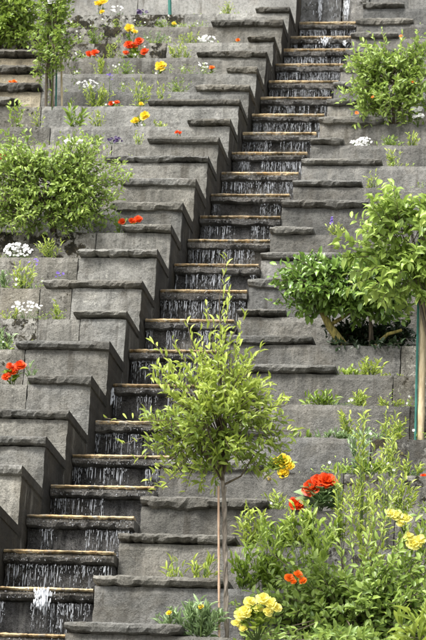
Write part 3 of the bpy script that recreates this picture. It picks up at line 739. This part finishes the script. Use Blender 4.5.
small = [ # side,k,px,top,width,mat,nst,nl,ll,lw,label
 ('R', 14, 392, 138, 22, 'leaf', 6, 8, .03, .010, 'dark little tuft right of the upper white clump'),
 ('R', 14, 412, 132, 16, 'leaf_y', 5, 7, .035, .012, 'yellowish seedling below the upper rose bush'),
 ('R', 13, 394, 150, 16, 'leaf_y', 5, 8, .035, .011, 'bright seedling just right of a long cap stone end, upper right'),
 ('R', 13, 404, 172, 20, 'leaf_y', 4, 7, .03, .010, 'weed under the second right terrace below the rose bush'),
 ('R', 12, 373, 172, 14, 'leaf_y', 5, 7, .028, .010, 'lime green sprig in front of a yellow stained stone'),
 ('R', 10, 336, 226, 22, 'leaf_y', 7, 8, .03, .010, 'pale tuft under the smaller violet flower spike'),
 ('R', 11, 355, 211, 16, 'leaf', 6, 8, .04, .012, 'green tuft under the taller violet flower spike'),
 ('R', 5, 372, 360, 26, 'leaf_y', 6, 9, .04, .015, 'leafy seedling below the dark hollow of the spreading shrub'),
 ('R', 5, 384, 383, 18, 'leaf_y', 5, 7, .024, .009, 'low cushion weed left of another beside the bamboo cane'),
 ('R', 5, 402, 384, 14, 'leaf_y', 5, 7, .022, .008, 'low cushion weed nearest the bamboo cane'),
 ('R', 4, 358, 392, 24, 'leaf_y', 5, 12, .035, .011, 'tall thin herb in front of the second terrace below the spreading shrub'),
 ('R', 4, 392, 402, 30, 'leaf_y', 6, 10, .03, .009, 'feathery herb left of the bamboo cane'),
 ('R', 4, 322, 395, 36, 'leaf', 7, 10, .045, .014, 'green herb right of the small round-headed tree'),
 ('R', 3, 330, 436, 44, 'leaf_b', 12, 11, .045, .012, 'grey-green feathery clump behind the yellow flowers'),
 ('R', 3, 372, 440, 44, 'leaf_b', 12, 11, .045, .012, 'grey-green feathery clump left of the bamboo foot'),
 ('R', 3, 300, 440, 26, 'leaf', 6, 9, .045, .014, 'green herb between the round tree and the grey-green clumps'),
 ('R', 2, 360, 425, 26, 'leaf_b', 4, 16, .042, .014, 'tall single-stemmed herb with whorled pale leaves'),
 ('R', 2, 345, 472, 26, 'leaf', 5, 8, .05, .02, 'broad-leaved seedling right of the scarlet begonia'),
 ('R', 2, 372, 466, 20, 'leaf', 5, 6, .06, .018, 'strap-leaved seedling behind the tall whorled herb'),
 ('R', 2, 392, 432, 24, 'leaf_y', 4, 18, .032, .012, 'tall yellow-green spire left of the pale snapdragons'),
 ('R', 2, 410, 458, 22, 'leaf_y', 4, 12, .032, .012, 'yellow-green spire at the right edge above the snapdragons'),
 ('R', 1, 336, 492, 22, 'leaf_y', 4, 9, .035, .013, 'yellow-green sprig right of the begonia leaves'),
 ('R', 1, 362, 488, 30, 'leaf_y', 5, 11, .035, .013, 'yellow-green stalks left of the snapdragons'),
 ('R', 1, 400, 480, 36, 'leaf_y', 6, 14, .034, .012, 'leafy stalks carrying the snapdragon bed'),
 ('R', 1, 276, 488, 22, 'leaf_y', 5, 8, .03, .010, 'thin sprigs right of the tree stem'),
 ('R', 1, 268, 508, 18, 'leaf_y', 5, 8, .022, .007, 'low moss-like weed below the scarlet begonia'),
 ('R', 0, 250, 508, 34, 'leaf_y', 7, 10, .045, .015, 'pale leafy shoots right of the tree stem'),
 ('R', 0, 275, 522, 40, 'leaf', 7, 10, .05, .019, 'leafy shoots under the scarlet begonia'),
 ('R', 0, 300, 505, 34, 'leaf_y', 6, 12, .042, .016, 'tall pale shoots behind the orange flowers'),
 ('R', -1, 202, 552, 34, 'leaf_y', 8, 4, .055, .014, 'strap-leaved tuft growing above a cap stone left of the tree stem'),
 ('R', -1, 176, 560, 24, 'leaf_y', 5, 4, .05, .012, 'small strap-leaved tuft at the left on the same cap stone'),
 ('R', -1, 245, 552, 40, 'leaf', 8, 10, .05, .018, 'leafy shoots right of the foot of the tree stem'),
 ('R', -1, 275, 558, 44, 'leaf', 8, 11, .05, .02, 'leafy shoots above the pale yellow begonias'),
 ('R', -2, 200, 604, 56, 'leaf_b', 16, 13, .05, .012, 'blue-green feathery marigold foliage at the bottom edge'),
 ('R', -2, 168, 612, 24, 'leaf_b', 7, 8, .038, .011, 'feathery sprig with a yellow bud at the end of the lowest cap stone'),
 ('R', 0, 362, 396, 30, 'leaf_y', 3, 30, .036, .012, 'tallest thin stalk between the begonia and the snapdragons'),
 ('R', 0, 384, 412, 22, 'leaf_y', 3, 28, .034, .012, 'tall leafy stalk just left of the snapdragons'),
 ('R', 0, 340, 462, 34, 'leaf_y', 4, 20, .038, .013, 'leafy stalks close to the right of the begonia leaves'),
 ('R', 0, 322, 508, 44, 'leaf', 7, 14, .045, .016, 'leafy shoots straight below the scarlet begonia leaves'),
 ('R', -1, 305, 515, 60, 'leaf_p', 9, 16, .045, .017, 'thicket of pale shoots above the orange begonia'),
 ('R', -1, 376, 495, 60, 'leaf_y', 7, 22, .04, .014, 'thicket of yellow-green stalks under the snapdragons'),
 ('R', -1, 414, 500, 40, 'leaf_p', 6, 20, .042, .015, 'leafy stalks at the right edge under the snapdragons'),
 ('R', -1, 264, 522, 50, 'leaf_p', 8, 14, .048, .016, 'thicket of shoots over the pale yellow begonias'),
 ('R', 5, 352, 372, 30, 'leaf_p', 4, 10, .042, .018, 'leafy twig right of a pointed cap stone'),
 ('R', 3, 352, 405, 34, 'leaf_y', 5, 14, .035, .012, 'pale stalks between the white flowers and the feathery herb'),
 ('R', 3, 395, 415, 34, 'leaf_y', 5, 14, .034, .011, 'pale stalks directly left of the bamboo foot'),
 # left side
 ('L', 9, 120, 214, 14, 'leaf', 5, 6, .03, .013, 'green shoots under the scarlet flower beside the big left bush'),
 ('L', 8, 52, 238, 34, 'leaf_y', 6, 9, .035, .011, 'yellow-green herb right of the thick white flower clump'),
 ('L', 7, 24, 264, 34, 'leaf_y', 8, 9, .035, .012, 'lime herb at the left edge below the white clump'),
 ('L', 7, 5, 272, 14, 'leaf_b', 5, 7, .04, .014, 'pale grey leaf tuft at the left edge below the white clump'),
 ('L', 6, 56, 304, 12, 'leaf_y', 5, 6, .03, .010, 'single small sprout right of the loose white flowers'),
 ('L', 6, 10, 308, 18, 'leaf_y', 5, 7, .028, .009, 'green sprigs under the loose white flowers'),
 ('L', 5, 4, 328, 18, 'leaf_b', 6, 7, .03, .011, 'dull green weed at the left edge above the scarlet begonia'),
 ('L', 5, 30, 343, 10, 'leaf_y', 4, 6, .025, .009, 'tiny sprout above the scarlet begonia'),
 ('L', 4, 28, 361, 12, 'leaf_b', 4, 6, .03, .012, 'grey-green leaves right of the left scarlet begonia'),
 ('L', 12, 127, 158, 16, 'leaf_y', 5, 7, .028, .012, 'lime sprig at the end of a cap stone above the big left bush'),
 ('L', 13, 95, 135, 26, 'leaf', 6, 8, .03, .011, 'green weed right of the small white flowers above the big bush'),
 ('L', 13, 138, 132, 12, 'leaf_y', 4, 6, .028, .010, 'thin sprig left of a cap stone above the dark pansies'),
 ('L', 14, 160, 124, 14, 'leaf_y', 5, 6, .026, .010, 'bright sprout left of the scarlet flower on a cap'),
 ('L', 14, 98, 112, 22, 'leaf_y', 6, 8, .03, .010, 'yellowish tuft below the red and yellow flower'),
 ('L', 14, 72, 108, 26, 'leaf', 6, 5, .06, .024, 'broad-leaved weed below the climber stakes'),
 ('L', 14, 38, 112, 18, 'leaf_y', 4, 6, .03, .010, 'thin weed left of the broad-leaved weed'),
 ('L', 14, 14, 100, 20, 'leaf_p', 4, 8, .045, .02, 'leafy seedling at the left edge under the tan stones'),
 ('L', 15, 96, 86, 40, 'leaf_y', 12, 10, .035, .011, 'lush low herb right of the climber stakes'),
 ('L', 15, 140, 80, 26, 'leaf_y', 8, 9, .035, .011, 'lime herb above the yellow begonia pair'),
 ('L', 15, 162, 84, 14, 'leaf_y', 5, 7, .03, .010, 'narrow lime sprig left of the long mossy cap stone'),
 ('L', 17, 100, 60, 22, 'leaf_y', 6, 8, .035, .011, 'star-shaped weed under the red flower pair'),
 ('L', 17, 126, 63, 18, 'leaf', 6, 7, .03, .010, 'weed below the orange begonia clump'),
 ('L', 16, 178, 80, 30, 'leaf', 7, 7, .025, .009, 'low green mat left of the upper mossy cap'),
 ('L', 18, 112, 42, 20, 'leaf_y', 5, 7, .03, .010, 'grassy weed between the red flowers and the orange clump'),
 ('L', 18, 177, 44, 22, 'leaf_y', 7, 7, .035, .012, 'bright leafy tuft right of the orange clump'),
 ('L', 18, 188, 50, 14, 'leaf_y', 5, 6, .03, .010, 'pale leaf sprig beside the bright leafy tuft'),
 ('L', 19, 190, 33, 28, 'leaf_y', 8, 7, .03, .010, 'yellow-green mat left of the white flowers at the top'),
 ('L', 19, 155, 32, 26, 'leaf_b', 7, 7, .026, .009, 'grey-green mat right of the orange clump'),
 ('L', 20, 116, 20, 14, 'leaf_y', 5, 6, .024, .008, 'small weed above the orange clump'),
 ('L', 19, 95, 30, 26, 'leaf', 7, 8, .03, .010, 'dark weed on the lichen-covered step above the red pair'),
 ('L', 21, 228, 5, 22, 'leaf_y', 7, 7, .028, .009, 'pale weed against the concrete wall'),
 ('L', 20, 165, 20, 26, 'leaf', 7, 7, .026, .009, 'mossy weed under the green post'),
 ('L', 12, 8, 166, 30, 'leaf_b', 8, 8, .04, .016, 'grey leaves at the left edge above the big bush'),
]
for s, k, px, tp, wd, mt, ns, nl, ll, lw, lb in small:
    tuft('weed_tuft', lb, s, k, px, tp, wd, mt, ns, nl, ll, lw)
def spike(label, side, k, px, y0, y1):
    B = base(px, side, k, .1); root = empty('violet_spike', B); tag(root, label, 'flower'); tb = Tubes(); tb.add([B, PY(px, y0, B[1])], [.002, .001], 4); tb.build('stem', 'stem', root)
    for i in range(9):
        t = i/8; blossom(root, PY(px+rng.uniform(-1.4, 1.4)*(1-.5*t), y1+(y0-y1)*t, B[1]-.012), .011*(1-.4*t), 'purple', 1, 5)
spike('taller violet flower spike left of the pale large-leaved tree', 'R', 11, 362, 206, 217)
spike('smaller violet flower spike between the stairs and the pale tree', 'R', 10, 332, 217, 224)
# right flowers
flower('scarlet_begonia', 'scarlet begonia with three blooms right of the small round-headed tree', 'R', 1, [(312, 488, 10), (327, 482, 10), (296, 505, 8), (318, 480, 6)], 'red', 'leaf_b', 26, 40, rings=5, n=9, lsize=.085, base_px=320, back=.08)
flower('yellow_begonia', 'yellow begonia half hidden behind the small round-headed tree', 'R', 2, [(284, 461, 7), (289, 467, 6), (283, 473, 6), (270, 478, 4), (277, 462, 5)], 'yellow', 'leaf', 18, 30, rings=4, lsize=.06, back=.07)
cluster('white_flower', 'white flowers above the grey-green clumps right of the round tree', 'R', 4, 340, 423, 18, 8, 'white', 32, .011)
flower('yellow_flower', 'small pale yellow flower at the foot of the bamboo cane', 'R', 3, [(402, 454, 5), (396, 455, 4)], 'pale_yellow', 'leaf_y', 8, 6, back=.08)
flower('red_white_flower', 'red and white flower at the right edge above the snapdragons', 'R', 2, [(424, 477, 4), (422, 487, 3)], 'red', 'leaf', 6, 5)
cluster('white_flower', 'little white flower head at the right edge above the snapdragons', 'R', 2, 415, 486, 12, 5, 'white', 20, .011)
flower('snapdragon', 'pale yellow snapdragons in the bed at the right edge', 'R', 0, [(391, 513, 5), (397, 516, 6), (406, 519, 6), (414, 545, 8), (409, 537, 6), (419, 540, 6), (400, 524, 4)], 'pale_yellow', 'leaf', 12, 10, back=-.52, rings=3, n=6)
# big bush lower right
root, c, R_ = shrub('broad_bush', 'large light green leafy bush filling the lower right corner', 'R', -1, (250, 556, 456, 684), 'leaf_r', leaf=(.054, .025), ntwig=400, nl=9, ry=.3, back=0, stem_px=350, shell=.3, wob=.45, singles=150, tint=(.02, .85), nstem=5, shoots=((262, 545, 10), (300, 528, 12), (330, 515, 12), (352, 508, 14), (372, 520, 12), (392, 500, 14), (420, 515, 12), (285, 560, 10), (340, 540, 10), (410, 540, 10)))
flower('orange_begonia', 'orange begonia blooms among the leaves of the lower right bush', 'R', -1, [(289, 578, 5), (298, 575, 5), (303, 581, 4), (294, 582, 3)], 'orange', 'leaf', 8, 4, back=-.30)
flower('pale_yellow_begonia', 'clump of pale yellow begonias right of the foot of the tree stem', 'R', -2, [(250, 602, 6), (263, 599, 7), (271, 604, 6), (277, 608, 5), (246, 612, 7), (240, 616, 6), (236, 624, 5), (259, 609, 5), (243, 629, 4), (268, 612, 5)], 'pale_yellow', 'leaf_y', 30, 40, back=-.06, rings=4, n=7, lsize=.05, base_px=257)
flower('marigold', 'yellow marigold bud on the feathery foliage at the bottom edge', 'R', -2, [(201, 607, 3)], 'yellow', 'leaf_b', 6, 4, back=.09)
flower('marigold', 'yellow bud above the end of the lowest cap stone', 'R', -2, [(169, 613, 3)], 'yellow', 'leaf_b', 6, 4, back=.09)
# corner foliage close to the camera side
root, c, R_ = shrub('corner_plant', 'long pointed leaves in the bottom right corner in front of the bush', 'R', -3, (392, 612, 452, 668), 'leaf_y', leaf=(.12, .028), ntwig=16, nl=5, ry=.12, back=-.2, stem_px=425, kind='lance', shell=.2, tint=(.3, .7))

# --- left side ----------------------------------------------------------------
shrub('leafy_bush', 'big round light green bush on the left terrace beside the scarlet flower', 'L', 9, (-34, 138, 128, 240), 'leaf_r', bx=.72, wob=.35, leaf=(.042, .021), ntwig=520, nl=9, ry=.27, back=.05, stem_px=55, shell=.3, tint=(.05, 1), singles=150, shoots=((30, 130, 8), (60, 132, 9), (78, 138, 8), (110, 146, 8), (10, 150, 8), (127, 162, 8), (92, 140, 8)), nstem=4)
shrub('ivy_bush', 'dense green bush in the top left corner', 'L', 19, (-60, -40, 54, 62), 'leaf_p', leaf=(.05, .028), ntwig=380, nl=9, ry=.25, back=.05, stem_px=5, shell=.3, tint=(.05, .95), nstem=3)
shrub('climbing_rose', 'leafy climbing rose growing up the stakes at the upper left', 'L', 15, (28, -40, 84, 92), 'leaf_p', leaf=(.042, .02), ntwig=170, nl=8, ry=.2, back=.05, stem_px=53, shell=.2, tint=(.05, .8), nstem=2, wob=.4, stemr=.008)
Yc = front('L', 15)+.06
for i, (xa, xb, r, mt, lb) in enumerate(((46, 49, .012, 'bark', 'brown gnarled stick, leftmost of the climber stakes'), (52, 54, .009, 'cane', 'pale cane in the middle of the climber stakes'), (55, 58, .007, 'stake', 'blue-green stake among the climber canes'), (61, 60, .008, 'bamboo', 'pale cane, rightmost of the climber stakes'))):
    q = base(xa, 'L', 15, .1); q[2] -= .05; q[1] = Yc+.02*i+.04; cane(lb, q, PY(xb, -25, Yc+.02*i), r, mt)
q = base(170, 'L', 21, .1); cane('green metal post in front of the concrete wall', q, PY(169, -30, q[1]), .016, 'stake', 4, 'metal_post', 'post')
flower('white_rose', 'white rose at the top of the climbing stakes', 'L', 15, [(52, 1, 5)], 'white', lpx=6, nleaf=3, back=.0)
fl = [
 ('scarlet_begonia', 'scarlet begonia in the stone bed at the left edge', 4, [(20, 366, 6.5), (13, 372, 5), (6, 377, 5), (10, 366, 4)], 'red', 12, 12),
 ('scarlet_begonia', 'scarlet flowers between the big left bush and a cap stone', 9, [(138, 220, 5), (132, 221, 4), (122, 222, 4)], 'red', 7, 7),
 ('scarlet_flower', 'tiny scarlet flower on a cap stone above the yellow-green sprout', 13, [(177, 132.5, 2.6), (180, 133, 2)], 'red', 4, 4),
 ('yellow_begonia', 'bright yellow begonia pair above a plain grey riser on the left', 14, [(145, 116, 5.5), (136, 120, 3.5), (133, 122, 3)], 'yellow', 6, 8),
 ('red_yellow_flower', 'red flower with a yellow centre right of the lush low herb', 15, [(111, 103.5, 3), (117, 102.5, 3)], 'red', 6, 6),
 ('yellow_flower', 'single small yellow flower right of the red and yellow one', 15, [(141, 104, 2.6)], 'yellow', 4, 4),
 ('orange_begonia', 'clump of orange-red begonias high on the left terraces', 18, [(129, 45, 5), (139, 41, 4.5), (134, 46, 4), (145, 52, 5), (126, 53, 3.5)], 'red', 9, 14),
 ('yellow_flower', 'yellow flower just above the orange-red clump', 19, [(129, 28.5, 5), (135, 32, 3)], 'yellow', 7, 8),
 ('scarlet_flower', 'scarlet flower pair left of the orange-red clump', 18, [(95, 53, 4.5), (89, 54, 3.5)], 'red', 5, 6),
 ('yellow_begonia', 'single large yellow bloom below the orange-red clump', 17, [(161, 66.5, 6.5)], 'yellow', 7, 8),
 ('yellow_flower', 'yellow flower at the top edge right of the climbing rose', 21, [(103, 2, 5.5), (98, 4, 4), (102, 12, 3)], 'yellow', 6, 6),
 ('yellow_flower', 'small yellow flower near the green post', 20, [(174, 24, 2.8)], 'yellow', 5, 5),
 ('orange_flower', 'orange flower with dark leaves on the upper mossy cap stones', 17, [(212, 68, 3.2)], 'orange', 5, 7),
 ('orange_flower', 'tiny orange flower below the concrete wall', 19, [(238, 40, 2.2)], 'orange', 4, 5),
 ('orange_flower', 'orange flower on the tan stones at the left edge', 16, [(14, 82, 3), (10, 82, 2)], 'orange', 5, 5),
 ('scarlet_flower', 'scarlet flower at the left edge above the big bush', 12, [(2, 155, 5)], 'red', 5, 5),
]
for nm, lb, k, hd_, mt, lp, nlf in fl: flower(nm, lb, 'L', k, hd_, mt, 'leaf', lp, nlf, back=.105)
wc = [
 ('thick clump of white flowers at the left edge below the big bush', 8, 18, 250, 28, 13, 110, .010),
 ('loose white flowers in the stone bed at the left edge', 6, 26, 306, 30, 14, 46, .009),
 ('white flowers behind the top of the big left bush', 13, 74, 141.5, 18, 6, 46, .012),
 ('white flowers at the left edge above the big bush', 12, 14, 157, 20, 9, 40, .011),
 ('white flowers right of the climber stakes', 16, 88, 84, 22, 9, 36, .010),
 ('bright white flowers beside the mossy blocks below the concrete wall', 19, 206, 39, 18, 8, 50, .011),
 ('faint white flowers beside the orange flower on the mossy caps', 17, 202, 66, 12, 9, 16, .010),
 ('faint white flowers under the concrete wall right of the yellow flower', 21, 118, 9, 16, 8, 18, .012)]
for lb, k, px, py, a, b, nn, fr in wc: cluster('white_flower', lb, 'L', k, px, py, a, b, 'white', nn, fr)
cluster('dark_pansy', 'dark purple pansies left of a cap stone above the big bush', 'L', 13, 115, 140, 16, 5, 'dark_purple', 22, .013)
cluster('dark_pansy', 'dark purple pansies at the foot of the concrete wall', 'L', 21, 141, 12, 14, 4, 'dark_purple', 16, .013)
cluster('violet_flower', 'violet flowers beside the lush low herb upper left', 'L', 16, 110, 77, 8, 7, 'purple', 10, .009)
cluster('violet_flower', 'violet flowers dotted below the thick white clump at left', 'L', 7, 60, 275, 10, 6, 'purple', 9, .008)
cluster('violet_flower', 'small violet flowers above the lime herb at left', 'L', 7, 34, 262, 10, 9, 'purple', 8, .008)
cluster('violet_flower', 'violet flowers behind the lower edge of the round-headed tree', 'R', 2, 246, 467, 12, 6, 'purple', 14, .009)

# ------------------------------------------------------------------ low weeds nobody could count
def ground_cover(side, zones, label, seed):
    global rng
    rng = np.random.RandomState(seed); LV = Leaves('lance'); V = []; Fc = []
    for k0, k1, x0, x1, n_, hmax, pf in zones:
        for k in range(k0, k1+1):
            for _ in range(n_):
                px = rng.uniform(x0, x1)
                if nz(px*.05, k*1.3, seed) < -.15: continue
                b = base(px, side, k, rng.uniform(.06, .14)); h = rng.uniform(.3, 1)*hmax
                for q in range(rng.randint(3, 7)):
                    e = b+np.array([rng.normal()*.03, rng.uniform(-.07, 0), h*rng.uniform(.6, 1.1)])
                    twig_leaves(LV, b, e, rng.randint(4, 8), rng.uniform(.018, .034), rng.uniform(.007, .012), spread=.9, s0=.2, tint=(.1, 1), up=.3)
                    if rng.rand() < pf:
                        v, f = petals(1, 5, rng.uniform(.006, .010)); o = len(V); V += [Vector(e)+Vector((x[0], -x[2]-.01, x[1])) for x in v]; Fc += [tuple(o+j for j in t) for t in f]
    root = empty('ground_cover', base((zones[0][2]+zones[0][3])/2, side, zones[0][0])); tag(root, label, 'weeds', kind='stuff')
    LV.build('leaves', 'leaf_p', root)
    if V:
        me = mesh('florets', V, Fc); at = me.attributes.new('tint', 'FLOAT', 'POINT'); at.data.foreach_set('value', rng.rand(len(V))); o = link('florets', me, 'white'); child(o, root); o['kind'] = 'stuff'
ground_cover('L', [(15, 20, 66, 205, 19, .125, .10), (13, 14, 20, 150, 6, .08, .08), (5, 9, -30, 62, 6, .09, .12), (18, 21, 190, 250, 4, .07, .05)], 'low weeds and seedlings spilling over the left ledges', 21)
ground_cover('R', [(2, 5, 318, 430, 11, .13, .08), (0, 2, 250, 430, 10, .15, .03), (11, 14, 385, 440, 5, .09, .05), (19, 22, 395, 440, 4, .08, .0), (7, 11, 330, 370, 1, .07, 0)], 'low weeds and seedlings spilling over the right ledges', 22)
